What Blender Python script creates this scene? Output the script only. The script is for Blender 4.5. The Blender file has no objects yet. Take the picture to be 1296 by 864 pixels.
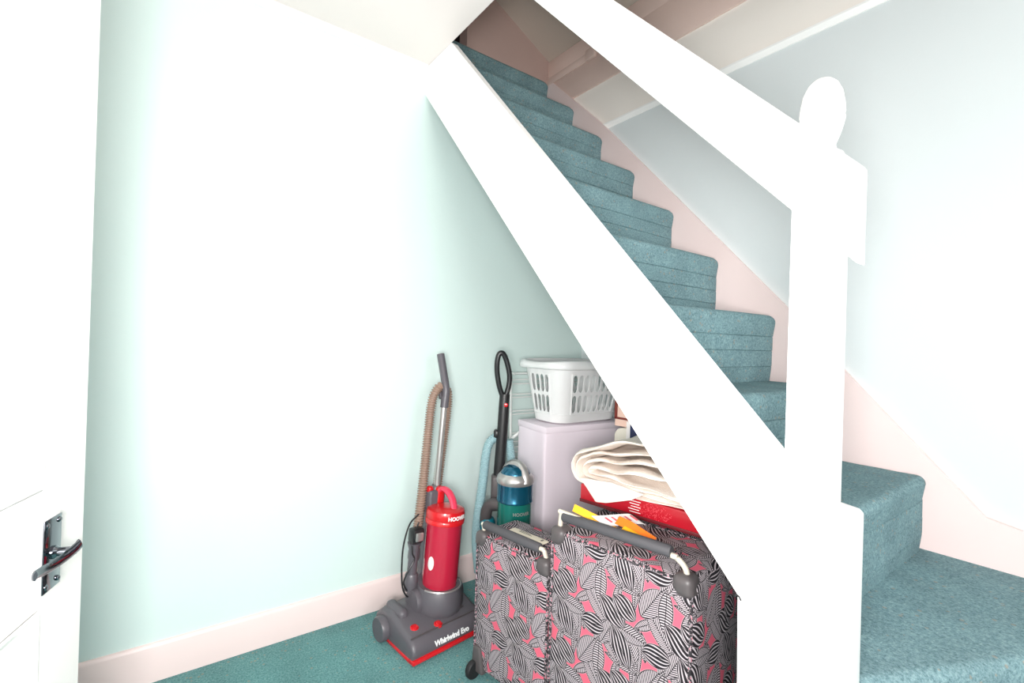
import bpy, bmesh, math, random
from mathutils import Vector, Matrix
random.seed(7)
R = math.radians
SC = bpy.context.scene
COL = SC.collection
PI = math.pi

# ------------------------------------------------------------------ camera, world, light, exposure
cam_d = bpy.data.cameras.new('camera')
cam_d.sensor_width = 36.0
cam_d.lens = 598.64 / 1296 * 36.0
cam_d.clip_start = 0.01
cam = bpy.data.objects.new('camera', cam_d)
COL.objects.link(cam)
yaw, pit, rol = R(-36.5506), R(0.193), R(1.7843)
cf = Vector((-math.sin(yaw)*math.cos(pit), math.cos(yaw)*math.cos(pit), math.sin(pit)))
cr0 = Vector((math.cos(yaw), math.sin(yaw), 0))
cu0 = cr0.cross(cf)
cr = cr0*math.cos(rol) + cu0*math.sin(rol)
cu = cu0*math.cos(rol) - cr0*math.sin(rol)
mw = Matrix.Identity(4)
for i in range(3):
    mw[i][0] = cr[i]; mw[i][1] = cu[i]; mw[i][2] = -cf[i]
mw[0][3], mw[1][3], mw[2][3] = 0.0, 0.0, 1.10
cam.matrix_world = mw
SC.camera = cam

world = bpy.data.worlds.new('sky')
world.use_nodes = True
world.node_tree.nodes['Background'].inputs[0].default_value = (0.93, 0.97, 1.0, 1)
world.node_tree.nodes['Background'].inputs[1].default_value = 1.2
SC.world = world

def area(name, loc, size, sizey, power, target, color=(1, 1, 1)):
    d = bpy.data.lights.new(name, 'AREA')
    d.shape = 'RECTANGLE'; d.size = size; d.size_y = sizey
    d.energy = power; d.color = color
    o = bpy.data.objects.new(name, d); COL.objects.link(o)
    o.location = loc
    o.rotation_euler = (Vector(target) - Vector(loc)).to_track_quat('-Z', 'Y').to_euler()
    return o

# fill at two added, unseen windows, and the photographer's soft flash beside the camera
area('window_fill', (0.05, -2.45, 1.30), 1.30, 1.35, 30, (0.05, 2.0, 1.25), (1.0, 0.98, 0.965))
area('side_window_fill', (-2.42, -1.40, 1.32), 1.30, 1.35, 22, (2.0, -1.40, 1.3), (1.0, 0.98, 0.965))
area('flash_light', (-0.15, -0.08, 1.06), 0.36, 0.36, 29, (0.85, 1.30, 1.00), (1.0, 0.985, 0.97))

SC.view_settings.view_transform = 'Standard'
SC.view_settings.look = 'None'
SC.view_settings.exposure = 0.42
SC.view_settings.gamma = 1.0
SC.view_settings.use_curve_mapping = False

# ------------------------------------------------------------------ helpers
def lin(r, g, b):
    def c(v):
        v /= 255.0
        return v/12.92 if v <= .04045 else ((v+.055)/1.055)**2.4
    return (c(r), c(g), c(b), 1.0)

def mat(name, rgb, rough=.5, metal=0.0, bump=0.0, bscale=60, var=0.0, vscale=8, coat=0.0, trans=0.0, spec=.5):
    m = bpy.data.materials.new(name); m.use_nodes = True
    nt = m.node_tree; b = nt.nodes['Principled BSDF']
    c = lin(*rgb)
    b.inputs['Base Color'].default_value = c
    b.inputs['Roughness'].default_value = rough
    b.inputs['Metallic'].default_value = metal
    b.inputs['Specular IOR Level'].default_value = spec
    if coat: b.inputs['Coat Weight'].default_value = coat
    if trans: b.inputs['Transmission Weight'].default_value = trans
    tc = nt.nodes.new('ShaderNodeTexCoord')
    if var:
        n = nt.nodes.new('ShaderNodeTexNoise'); n.inputs['Scale'].default_value = vscale
        n.inputs['Detail'].default_value = 4
        nt.links.new(tc.outputs['Object'], n.inputs['Vector'])
        mx = nt.nodes.new('ShaderNodeMixRGB'); mx.blend_type = 'MIX'
        mx.inputs[1].default_value = tuple(v*(1-var) for v in c[:3]) + (1,)
        mx.inputs[2].default_value = tuple(min(1, v*(1+var)) for v in c[:3]) + (1,)
        nt.links.new(n.outputs['Fac'], mx.inputs[0])
        nt.links.new(mx.outputs[0], b.inputs['Base Color'])
    if bump:
        n2 = nt.nodes.new('ShaderNodeTexNoise'); n2.inputs['Scale'].default_value = bscale
        n2.inputs['Detail'].default_value = 5
        nt.links.new(tc.outputs['Object'], n2.inputs['Vector'])
        bp = nt.nodes.new('ShaderNodeBump'); bp.inputs['Strength'].default_value = bump
        bp.inputs['Distance'].default_value = .004
        nt.links.new(n2.outputs['Fac'], bp.inputs['Height'])
        nt.links.new(bp.outputs[0], b.inputs['Normal'])
    return m

def carpet_mat(name, ramp):
    m = bpy.data.materials.new(name); m.use_nodes = True
    nt = m.node_tree; b = nt.nodes['Principled BSDF']; L = nt.links.new
    b.inputs['Roughness'].default_value = .95
    b.inputs['Specular IOR Level'].default_value = .1
    tc = nt.nodes.new('ShaderNodeTexCoord')
    n = nt.nodes.new('ShaderNodeTexNoise'); n.inputs['Scale'].default_value = 170; n.inputs['Detail'].default_value = 3
    n.inputs['Roughness'].default_value = .8
    L(tc.outputs['Object'], n.inputs['Vector'])
    cr_ = nt.nodes.new('ShaderNodeValToRGB')
    el = cr_.color_ramp.elements
    el[0].position = ramp[0][0]; el[0].color = lin(*ramp[0][1])
    el[1].position = ramp[-1][0]; el[1].color = lin(*ramp[-1][1])
    for p, c in ramp[1:-1]:
        e = el.new(p); e.color = lin(*c)
    L(n.outputs['Fac'], cr_.inputs['Fac'])
    # coloured flecks
    v = nt.nodes.new('ShaderNodeTexVoronoi'); v.inputs['Scale'].default_value = 95
    L(tc.outputs['Object'], v.inputs['Vector'])
    sep = nt.nodes.new('ShaderNodeSeparateColor'); L(v.outputs['Color'], sep.inputs[0])
    g = nt.nodes.new('ShaderNodeMath'); g.operation = 'GREATER_THAN'; g.inputs[1].default_value = .93
    L(sep.outputs[0], g.inputs[0])
    lt = nt.nodes.new('ShaderNodeMath'); lt.operation = 'LESS_THAN'; lt.inputs[1].default_value = .42
    L(v.outputs['Distance'], lt.inputs[0])
    mu = nt.nodes.new('ShaderNodeMath'); mu.operation = 'MULTIPLY'; L(g.outputs[0], mu.inputs[0]); L(lt.outputs[0], mu.inputs[1])
    mu2 = nt.nodes.new('ShaderNodeMath'); mu2.operation = 'MULTIPLY'; L(mu.outputs[0], mu2.inputs[0]); mu2.inputs[1].default_value = .45
    mx = nt.nodes.new('ShaderNodeMixRGB'); L(mu2.outputs[0], mx.inputs[0]); L(cr_.outputs[0], mx.inputs[1])
    mx.inputs[2].default_value = lin(168, 150, 128)
    # broad wear
    n3 = nt.nodes.new('ShaderNodeTexNoise'); n3.inputs['Scale'].default_value = 9; n3.inputs['Detail'].default_value = 5
    L(tc.outputs['Object'], n3.inputs['Vector'])
    mp = nt.nodes.new('ShaderNodeMapRange'); mp.inputs[1].default_value = .3; mp.inputs[2].default_value = .7
    mp.inputs[3].default_value = .88; mp.inputs[4].default_value = 1.1
    L(n3.outputs['Fac'], mp.inputs[0])
    vm = nt.nodes.new('ShaderNodeVectorMath'); vm.operation = 'SCALE'
    L(mx.outputs[0], vm.inputs[0]); L(mp.outputs[0], vm.inputs['Scale'])
    L(vm.outputs[0], b.inputs['Base Color'])
    bp = nt.nodes.new('ShaderNodeBump'); bp.inputs['Strength'].default_value = .7; bp.inputs['Distance'].default_value = .004
    L(n.outputs['Fac'], bp.inputs['Height']); L(bp.outputs[0], b.inputs['Normal'])
    return m

# one repeat of the printed cloth: centre x, centre y, angle, half length, half width, roundness, kind
REPEAT = (.178, .190)
LEAVES = [(0.0700, 0.1000, 75, 0.0420, 0.0120, 1.00, 'F'), (0.1500, 0.0600, 35, 0.0400, 0.0130, 1.00, 'F'), (0.0300, 0.0250, 120, 0.0400, 0.0120, 1.00, 'F'), (0.1450, 0.0050, 100, 0.0360, 0.0130, 1.00, 'F'),
          (0.1206, 0.1432, 88, 0.0716, 0.0117, 1.00, 'F'),
          (0.1311, 0.1732, 90, 0.0660, 0.0114, 1.00, 'F'),
          (0.0871, 0.1282, -8, 0.0508, 0.0117, 1.00, 'F'),
          (0.0469, 0.1678, -52, 0.0620, 0.0188, 1.00, 'F'),
          (0.0096, 0.0562, -50, 0.0720, 0.0216, 1.00, 'F'),
          (0.1110, 0.1810, -65, 0.0397, 0.0224, 0.80, 'F'),
          (0.0402, 0.1874, 48, 0.0519, 0.0261, 0.80, 'Z'),
          (0.0469, 0.0018, 62, 0.0388, 0.0218, 0.80, 'Z'),
          (0.1613, 0.1150, 58, 0.0466, 0.0292, 0.70, 'Z'),
          (0.1072, 0.0204, -8, 0.0448, 0.0220, 0.80, 'Z'),
          (0.0201, 0.1102, 88, 0.0511, 0.0193, 0.80, 'B'),
          (0.0838, 0.1690, -58, 0.0501, 0.0266, 0.70, 'P'),
          (0.0570, 0.0544, -35, 0.0446, 0.0298, 0.60, 'P'),
          (0.0909, 0.0778, -30, 0.0370, 0.0282, 0.60, 'P'),
          (0.0000, 0.0000, 8, 0.0359, 0.0275, 0.55, 'P')]
STRIPES = {'F': (1180, 1050, 0, 0, .05), 'Z': (980, -900, 0, 0, -.05), 'B': (980, 0, 0, 4.0, -.05), 'P': (140, 0, 17.0, 0, -.45)}

def leaf_group():
    """node group: lays one leaf of the print over the colour that comes in"""
    g = bpy.data.node_groups.new('printed_leaf', 'ShaderNodeTree')
    for nm, tp in (('Color', 'NodeSocketColor'), ('UV', 'NodeSocketVector')):
        g.interface.new_socket(nm, in_out='INPUT', socket_type=tp)
    for nm in ('cx', 'cy', 'angle', 'length', 'width', 'round', 'a', 'b', 'c', 'd', 'dark'):
        g.interface.new_socket(nm, in_out='INPUT', socket_type='NodeSocketFloat')
    g.interface.new_socket('Color', in_out='OUTPUT', socket_type='NodeSocketColor')
    gi = g.nodes.new('NodeGroupInput'); go = g.nodes.new('NodeGroupOutput'); L = g.links.new
    I = gi.outputs
    def M(op, a, c=None, clamp=False):
        n = g.nodes.new('ShaderNodeMath'); n.operation = op; n.use_clamp = clamp
        for k, q in enumerate((a, c)):
            if q is None: continue
            if isinstance(q, (int, float)): n.inputs[k].default_value = q
            else: L(q, n.inputs[k])
        return n.outputs[0]
    sx = g.nodes.new('ShaderNodeSeparateXYZ'); L(I['UV'], sx.inputs[0])
    def wrap(q, c, T_):
        return M('SUBTRACT', M('FLOORED_MODULO', M('ADD', M('SUBTRACT', q, c), T_/2 + 8*T_), T_), T_/2)
    dx = wrap(sx.outputs[0], I['cx'], REPEAT[0]); dy = wrap(sx.outputs[1], I['cy'], REPEAT[1])
    ca = M('COSINE', I['angle']); sa = M('SINE', I['angle'])
    u = M('ADD', M('MULTIPLY', dx, ca), M('MULTIPLY', dy, sa))
    v = M('SUBTRACT', M('MULTIPLY', dy, ca), M('MULTIPLY', dx, sa))
    ay = M('ABSOLUTE', v)
    xl = M('DIVIDE', u, I['length'])
    w = M('MULTIPLY', M('POWER', M('MAXIMUM', M('SUBTRACT', 1.0, M('MULTIPLY', xl, xl)), 0.0), I['round']), I['width'])
    rel = M('SUBTRACT', w, ay)
    inside = M('GREATER_THAN', w, .0008)
    mask = M('MULTIPLY', M('MULTIPLY', M('ADD', rel, .0012), 1400, True), inside)
    vr = M('DIVIDE', v, M('MAXIMUM', w, .001))
    q = M('DIVIDE', ay, I['width'])
    ph = M('ADD', M('ADD', M('MULTIPLY', u, I['a']), M('MULTIPLY', ay, I['b'])), M('ADD', M('MULTIPLY', vr, I['c']), M('MULTIPLY', M('MULTIPLY', q, q), I['d'])))
    stripe = M('ADD', M('MULTIPLY', M('ADD', M('SINE', ph), I['dark']), 1.5), .5, True)
    inner = M('MULTIPLY', M('SUBTRACT', rel, .0017), 1500, True)
    rib = M('MULTIPLY', M('SUBTRACT', ay, .0006), 1800, True)            # 0 on the dark midrib
    halo = M('SUBTRACT', 1.0, M('MULTIPLY', M('ADD', rel, .0003), 2500, True))
    val = M('MAXIMUM', M('MULTIPLY', M('MULTIPLY', stripe, inner), rib), M('MULTIPLY', halo, .9))
    lc = g.nodes.new('ShaderNodeMixRGB'); L(val, lc.inputs[0])
    lc.inputs[1].default_value = lin(30, 26, 31); lc.inputs[2].default_value = lin(192, 181, 186)
    mx = g.nodes.new('ShaderNodeMixRGB'); L(mask, mx.inputs[0]); L(I['Color'], mx.inputs[1]); L(lc.outputs[0], mx.inputs[2])
    L(mx.outputs[0], go.inputs[0])
    return g

def leaf_mat(name):
    """pink cloth printed with black and white leaves in a repeat (UV in metres)"""
    m = bpy.data.materials.new(name); m.use_nodes = True
    nt = m.node_tree; b = nt.nodes['Principled BSDF']; L = nt.links.new
    b.inputs['Roughness'].default_value = .75
    b.inputs['Specular IOR Level'].default_value = .25
    uv = nt.nodes.new('ShaderNodeTexCoord'); g = leaf_group()
    cur = None
    for (cx, cy, an, hl, hw, rd, kind) in LEAVES:
        n = nt.nodes.new('ShaderNodeGroup'); n.node_tree = g
        if cur is None: n.inputs['Color'].default_value = lin(205, 92, 112)
        else: L(cur, n.inputs['Color'])
        L(uv.outputs['UV'], n.inputs['UV'])
        k = STRIPES[kind]
        for nm, val in zip(('cx', 'cy', 'angle', 'length', 'width', 'round', 'a', 'b', 'c', 'd', 'dark'), (cx, cy, R(an), hl*1.0, hw*.97, rd) + k):
            n.inputs[nm].default_value = val
        cur = n.outputs[0]
    L(cur, b.inputs['Base Color'])
    wv = nt.nodes.new('ShaderNodeTexNoise'); wv.inputs['Scale'].default_value = 900
    L(uv.outputs['UV'], wv.inputs['Vector'])
    bp = nt.nodes.new('ShaderNodeBump'); bp.inputs['Strength'].default_value = .25; bp.inputs['Distance'].default_value = .001
    L(wv.outputs['Fac'], bp.inputs['Height']); L(bp.outputs[0], b.inputs['Normal'])
    return m

def cord_trim_mat(name):
    """piping of black and white woven cord"""
    m = mat(name, (150, 140, 145), .8)
    nt = m.node_tree; b = nt.nodes['Principled BSDF']; L = nt.links.new
    tc = nt.nodes.new('ShaderNodeTexCoord')
    n = nt.nodes.new('ShaderNodeTexNoise'); n.inputs['Scale'].default_value = 160
    L(tc.outputs['Object'], n.inputs['Vector'])
    r = nt.nodes.new('ShaderNodeValToRGB'); r.color_ramp.interpolation = 'CONSTANT'
    e = r.color_ramp.elements
    e[0].position = 0; e[0].color = lin(40, 36, 40); e[1].position = .53; e[1].color = lin(160, 148, 153)
    k = e.new(.62); k.color = lin(190, 100, 118)
    L(n.outputs['Fac'], r.inputs['Fac']); L(r.outputs[0], b.inputs['Base Color'])
    return m

def hose_mat(name, dark, light):
    return mat(name, light, .5)

def obj(name, bm, m=None, parent=None, smooth=True, angle=40):
    me = bpy.data.meshes.new(name)
    bmesh.ops.recalc_face_normals(bm, faces=bm.faces)
    bm.to_mesh(me); bm.free()
    if smooth:
        for p in me.polygons: p.use_smooth = True
        try: me.set_sharp_from_angle(angle=R(angle))
        except Exception: pass
    o = bpy.data.objects.new(name, me)
    COL.objects.link(o)
    if m is not None:
        for mm in (m if isinstance(m, (list, tuple)) else [m]): me.materials.append(mm)
    if parent is not None: o.parent = parent
    return o

def thing(name, label, cat, loc=(0, 0, 0), rotz=0, group=None):
    o = bpy.data.objects.new(name, None); COL.objects.link(o)
    o.empty_display_size = .05
    o.location = loc; o.rotation_euler = (0, 0, rotz)
    o['label'] = label; o['category'] = cat
    if group: o['group'] = group
    return o

def tag(o, label, cat, group=None):
    o['label'] = label; o['category'] = cat
    if group: o['group'] = group
    return o

def struct(o, label=None, cat=None):
    o['kind'] = 'structure'
    if label: o['label'] = label
    if cat: o['category'] = cat
    return o

def new(): return bmesh.new()

def bevel(bm, off, seg=2, edges=None):
    if off > 0:
        bmesh.ops.bevel(bm, geom=edges or bm.edges[:], offset=off, segments=seg, affect='EDGES', profile=.5, clamp_overlap=True)

def add_box(bm, x0, x1, y0, y1, z0, z1, bev=0, seg=2):
    t = bmesh.new()
    bmesh.ops.create_cube(t, size=1)
    for v in t.verts:
        v.co = Vector(((x0+x1)/2 + v.co.x*(x1-x0), (y0+y1)/2 + v.co.y*(y1-y0), (z0+z1)/2 + v.co.z*(z1-z0)))
    bevel(t, bev, seg)
    merge(bm, t)

def merge(bm, t, M=None):
    me = bpy.data.meshes.new('tmp')
    t.to_mesh(me); t.free()
    if M is not None: me.transform(M)
    bm.from_mesh(me); bpy.data.meshes.remove(me)

def box(x0, x1, y0, y1, z0, z1, bev=0, seg=2):
    bm = new(); add_box(bm, x0, x1, y0, y1, z0, z1, bev, seg); return bm

def add_prism(bm, pts, axis, a, b, bev=0, seg=2):
    """extrude a polygon along an axis: pts are the two other coordinates in order"""
    t = bmesh.new()
    def P(p, s):
        if axis == 'x': return (s, p[0], p[1])
        if axis == 'y': return (p[0], s, p[1])
        return (p[0], p[1], s)
    lo = [t.verts.new(P(p, a)) for p in pts]; hi = [t.verts.new(P(p, b)) for p in pts]
    n = len(pts)
    t.faces.new(lo); t.faces.new(hi[::-1])
    for i in range(n): t.faces.new((lo[i], lo[(i+1) % n], hi[(i+1) % n], hi[i]))
    bmesh.ops.recalc_face_normals(t, faces=t.faces)
    bevel(t, bev, seg)
    merge(bm, t)

def prism(pts, axis, a, b, bev=0, seg=2):
    bm = new(); add_prism(bm, pts, axis, a, b, bev, seg); return bm

def add_lathe(bm, prof, n=32, M=None, cap=True):
    """prof: (radius, z) from bottom to top"""
    t = bmesh.new(); rings = []
    for r, z in prof:
        rings.append([t.verts.new((r*math.cos(2*PI*k/n), r*math.sin(2*PI*k/n), z)) for k in range(n)])
    for a, b in zip(rings[:-1], rings[1:]):
        for k in range(n): t.faces.new((a[k], a[(k+1) % n], b[(k+1) % n], b[k]))
    if cap:
        t.faces.new(rings[0][::-1]); t.faces.new(rings[-1])
    merge(bm, t, M)

def lathe(prof, n=32, M=None, cap=True):
    bm = new(); add_lathe(bm, prof, n, M, cap); return bm

def catmull(pts, k=8, closed=False):
    P = [Vector(p) for p in pts]; out = []; n = len(P)
    rng = range(n) if closed else range(n-1)
    for i in rng:
        p0 = P[(i-1) % n] if (closed or i > 0) else P[0]*2 - P[1]
        p1 = P[i]; p2 = P[(i+1) % n]
        p3 = P[(i+2) % n] if (closed or i+2 < n) else P[-1]*2 - P[-2]
        for j in range(k):
            t = j/k
            out.append(.5*((2*p1) + (-p0+p2)*t + (2*p0-5*p1+4*p2-p3)*t*t + (-p0+3*p1-3*p2+p3)*t**3))
    if not closed: out.append(P[-1].copy())
    return out

def add_sweep(bm, path, rad, n=12, closed=False, sec=None, cap=True):
    """tube along a path; rad a number or f(i, t); sec optional (sx, sy) scale of the section"""
    t = bmesh.new(); N = len(path); rings = []
    tans = []
    for i in range(N):
        a = path[(i-1) % N] if (closed or i > 0) else path[i]
        b = path[(i+1) % N] if (closed or i < N-1) else path[i]
        d = (b-a); d.normalize(); tans.append(d)
    up = Vector((0, 0, 1)) if abs(tans[0].z) < .9 else Vector((0, 1, 0))
    nrm = (up - tans[0]*up.dot(tans[0])).normalized()
    for i in range(N):
        nrm = (nrm - tans[i]*nrm.dot(tans[i])).normalized()
        bn = tans[i].cross(nrm)
        r = rad(i, i/max(1, N-1)) if callable(rad) else rad
        sx, sy = sec if sec else (1, 1)
        rings.append([t.verts.new(path[i] + nrm*math.cos(2*PI*k/n)*r*sx + bn*math.sin(2*PI*k/n)*r*sy) for k in range(n)])
    pairs = list(zip(rings[:-1], rings[1:]))
    if closed: pairs.append((rings[-1], rings[0]))
    for a, b in pairs:
        for k in range(n): t.faces.new((a[k], a[(k+1) % n], b[(k+1) % n], b[k]))
    if cap and not closed:
        t.faces.new(rings[0][::-1]); t.faces.new(rings[-1])
    merge(bm, t)

def sweep(path, rad, n=12, closed=False, sec=None):
    bm = new(); add_sweep(bm, [Vector(p) for p in path], rad, n, closed, sec); return bm

def resample(path, step):
    L = [0]
    for a, b in zip(path[:-1], path[1:]): L.append(L[-1] + (b-a).length)
    n = max(2, int(L[-1]/step)); out = []; j = 0
    for i in range(n+1):
        s = L[-1]*i/n
        while j < len(L)-2 and L[j+1] < s: j += 1
        f = (s-L[j])/max(1e-9, L[j+1]-L[j])
        out.append(path[j].lerp(path[j+1], min(1, f)))
    return out

def ribbed(path, r, pitch=.0048, depth=.12, n=14):
    p = resample(catmull(path, 12), pitch/4)
    prof = [1.0, 1.0, 1-depth, 1-depth]
    return sweep(p, lambda i, t: r*prof[i % 4], n)

def text_bm(body, size, ext=.0006, offset=0.0, shear=0.0, align='CENTER'):
    c = bpy.data.curves.new('tmp_text', 'FONT')
    c.body = body; c.size = size; c.extrude = ext; c.offset = offset; c.shear = shear
    c.align_x = align; c.align_y = 'CENTER'; c.resolution_u = 3
    o = bpy.data.objects.new('tmp_text', c); COL.objects.link(o)
    dg = bpy.context.evaluated_depsgraph_get(); dg.update()
    me = bpy.data.meshes.new_from_object(o.evaluated_get(dg))
    bm = new(); bm.from_mesh(me)
    bpy.data.objects.remove(o); bpy.data.curves.remove(c); bpy.data.meshes.remove(me)
    return bm

def xform(bm, M):
    bmesh.ops.transform(bm, matrix=M, verts=bm.verts); return bm

def frame(loc, xax, yax):
    x = Vector(xax).normalized(); y = Vector(yax); y = (y - x*y.dot(x)).normalized(); z = x.cross(y)
    M = Matrix.Identity(4)
    for i in range(3): M[i][0], M[i][1], M[i][2], M[i][3] = x[i], y[i], z[i], loc[i]
    return M

def T(x, y, z): return Matrix.Translation((x, y, z))

# ------------------------------------------------------------------ materials
M_mint = mat('mint_wall_paint', (217, 234, 230), .7, bump=.10, bscale=55, var=.012, vscale=3)
M_mint_r = mat('pale_blue_wall_paint', (218, 225, 226), .7, bump=.10, bscale=55, var=.012, vscale=3)
M_whitewall = mat('white_wall_paint', (240, 238, 236), .7, bump=.08, bscale=50)
M_ceil = mat('warm_white_ceiling_paint', (240, 229, 226), .8, bump=.06, bscale=40)
M_cream = mat('cream_wall_paint', (246, 241, 234), .8, bump=.06, bscale=40)
M_gloss = mat('white_gloss_paint', (250, 250, 248), .35, bump=.04, bscale=18)
M_pink = mat('pinkish_white_gloss_paint', (240, 220, 217), .4, bump=.04, bscale=20)
M_pinkboard = mat('dull_pink_board_paint', (232, 208, 198), .6, bump=.12, bscale=30, var=.03)
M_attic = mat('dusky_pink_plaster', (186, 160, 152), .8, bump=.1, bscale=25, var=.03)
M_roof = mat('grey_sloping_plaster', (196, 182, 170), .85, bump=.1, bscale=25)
M_unlit = mat('unlit_void_shade', (60, 48, 50), .9)  # darkness of the unlit upper room put into the colour
M_carp = carpet_mat('teal_floor_carpet', [(.25, (58, 96, 100)), (.45, (96, 142, 143)), (.6, (120, 165, 163)), (.8, (165, 190, 182))])
M_carps = carpet_mat('teal_stair_carpet', [(.25, (74, 100, 106)), (.45, (114, 145, 151)), (.6, (137, 166, 171)), (.8, (170, 194, 196))])
M_chrome = mat('polished_chrome', (126, 129, 136), .07, 1.0)  # dark reflections of the room are put into the base colour
M_ivory = mat('white_door_paint', (252, 249, 246), .4, bump=.03, bscale=14)
M_leaf = leaf_mat('pink_leaf_print_cloth')
M_trimcord = cord_trim_mat('leaf_print_piping')
M_grip = mat('charcoal_foam_grip', (74, 72, 76), .65, bump=.15, bscale=300)
M_socket = mat('dark_grey_plastic', (80, 74, 75), .45, bump=.05, bscale=120)
M_tube = mat('cream_metal_tube', (226, 216, 200), .3, .3)
M_black = mat('black_plastic', (34, 34, 36), .35)
M_rubber = mat('black_rubber', (26, 26, 28), .6)
M_cream_lab = mat('cream_tag_plastic', (226, 216, 196), .5)
M_ink = mat('dark_print', (40, 40, 44), .6)
M_orange = mat('orange_ribbon', (250, 120, 30), .55, var=.1, vscale=30)
M_yellow = mat('amber_ribbon', (255, 178, 30), .5, var=.08, vscale=30)
M_tagred = mat('red_print', (226, 96, 104), .6)
M_paper = mat('white_paper', (242, 236, 234), .6)
M_vgrey = mat('graphite_plastic', (92, 88, 94), .38, bump=.05, bscale=200)
M_vred = mat('signal_red_plastic', (205, 26, 34), .25, coat=.4)
M_vclear = mat('translucent_crimson_plastic', (184, 34, 60), .18, coat=.6)
M_vpink = mat('translucent_rose_plastic', (232, 60, 90), .15, coat=.6)
M_hose1 = mat('taupe_hose', (156, 130, 116), .45)
M_silver = mat('silver_plastic', (196, 192, 190), .28, .7)
M_white_txt = mat('white_print', (245, 245, 245), .5)
M_tealhose = mat('pale_teal_hose', (150, 182, 188), .4)
M_tealmetal = mat('petrol_blue_metallic', (24, 96, 124), .2, .6, coat=.5)
M_tealclear = mat('translucent_green_plastic', (24, 106, 96), .12, coat=.6)
M_tealbody = mat('teal_plastic', (20, 122, 142), .3)
M_hamper = mat('pale_lilac_cloth', (232, 220, 229), .85, bump=.25, bscale=12)
M_basket = mat('white_basket_plastic', (226, 226, 226), .4)
M_wire = mat('white_coated_wire', (238, 240, 238), .4)
M_creamp = mat('cream_plastic', (232, 224, 210), .5)
M_navy = mat('navy_print', (38, 44, 84), .5)
M_redcard = mat('crimson_card', (176, 14, 34), .35, coat=.2)
M_redcard_d = mat('dark_red_card', (96, 10, 20), .5)
M_towel = mat('ivory_towelling', (244, 232, 222), .95, bump=.6, bscale=220, spec=.1)
M_peach = mat('peach_card', (236, 200, 184), .6)
M_brown = mat('red_brown_edging', (120, 44, 34), .5)
M_glass = bpy.data.materials.new('window_glass'); M_glass.use_nodes = True
_nt = M_glass.node_tree; _t = _nt.nodes.new('ShaderNodeBsdfTransparent'); _g = _nt.nodes.new('ShaderNodeBsdfGlossy')
_g.inputs['Roughness'].default_value = .02
_m = _nt.nodes.new('ShaderNodeMixShader'); _m.inputs[0].default_value = .06
_nt.links.new(_t.outputs[0], _m.inputs[1]); _nt.links.new(_g.outputs[0], _m.inputs[2])
_nt.links.new(_m.outputs[0], _nt.nodes['Material Output'].inputs[0])

# ------------------------------------------------------------------ room shell
CZ = 2.264           # ceiling height
XR = 1.855           # right wall
YL = 1.86            # far (left in the picture) wall
XD, YB = -0.42, -2.25
XW, YR = -2.25, .24   # hall widened out of view to let side light in evenly
SX = 0.877           # outer face of the stairs
struct(obj('floor', box(XW-.12, XR+.12, YB-.3, YL+.12, -.08, 0), M_carp, smooth=False), 'teal flecked carpet floor')
struct(obj('wall_left', box(XD-.12, XR, YL, YL+.10, 0, CZ-.10), M_mint, smooth=False), 'pale mint plaster wall behind the vacuum cleaners')
bm = box(XD-.12, SX+.02, YL, YL+.10, CZ-.10, CZ)
struct(obj('wall_left_top', bm, M_mint, smooth=False))
struct(obj('wall_right', box(XR, XR+.10, YB-.1, 2.4, 0, CZ), M_mint_r, smooth=False), 'pale blue plaster wall beside the stairs')
struct(obj('wall_right_upper', box(XR, XR+.10, YB-.1, 2.4, CZ, 2.80), M_cream, smooth=False), 'cream strip of wall above the cornice')
bm = new()
add_box(bm, XW-.1, SX+.001, YB-.1, YL+.10, CZ, CZ+.24)
add_box(bm, SX+.001, XR+.1, YB-.1, .10, CZ, CZ+.24)
struct(obj('ceiling', bm, M_ceil, smooth=False), 'warm white ceiling with a square stairwell opening')
# wall behind the camera, with a window added to carry fill light
bm = new()
wx0, wx1, wz0, wz1 = -.60, .70, .60, 2.0
add_box(bm, XW-.1, wx0, YB-.1, YB, 0, CZ); add_box(bm, wx1, XR, YB-.1, YB, 0, CZ)
add_box(bm, wx0, wx1, YB-.1, YB, 0, wz0); add_box(bm, wx0, wx1, YB-.1, YB, wz1, CZ)
struct(obj('wall_back', bm, M_whitewall, smooth=False))
wn = bpy.data.objects.new('added_window_1', None); COL.objects.link(wn); struct(wn)
bm = new()
for a in ((wx0, wx0+.05), (wx1-.05, wx1), ((wx0+wx1)/2-.02, (wx0+wx1)/2+.02)):
    add_box(bm, a[0], a[1], YB-.08, YB-.02, wz0, wz1)
add_box(bm, wx0, wx1, YB-.08, YB-.02, wz0, wz0+.05); add_box(bm, wx0, wx1, YB-.08, YB-.02, wz1-.05, wz1)
obj('window_frame', bm, M_gloss, wn, smooth=False)
obj('pane', box(wx0+.05, (wx0+wx1)/2-.02, YB-.052, YB-.048, wz0+.05, wz1-.05), M_glass, wn, smooth=False)
obj('pane', box((wx0+wx1)/2+.02, wx1-.05, YB-.052, YB-.048, wz0+.05, wz1-.05), M_glass, wn, smooth=False)
obj('window_sill', box(wx0-.05, wx1+.05, YB-.05, YB+.06, wz0-.03, wz0, .006), M_gloss, wn)
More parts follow.
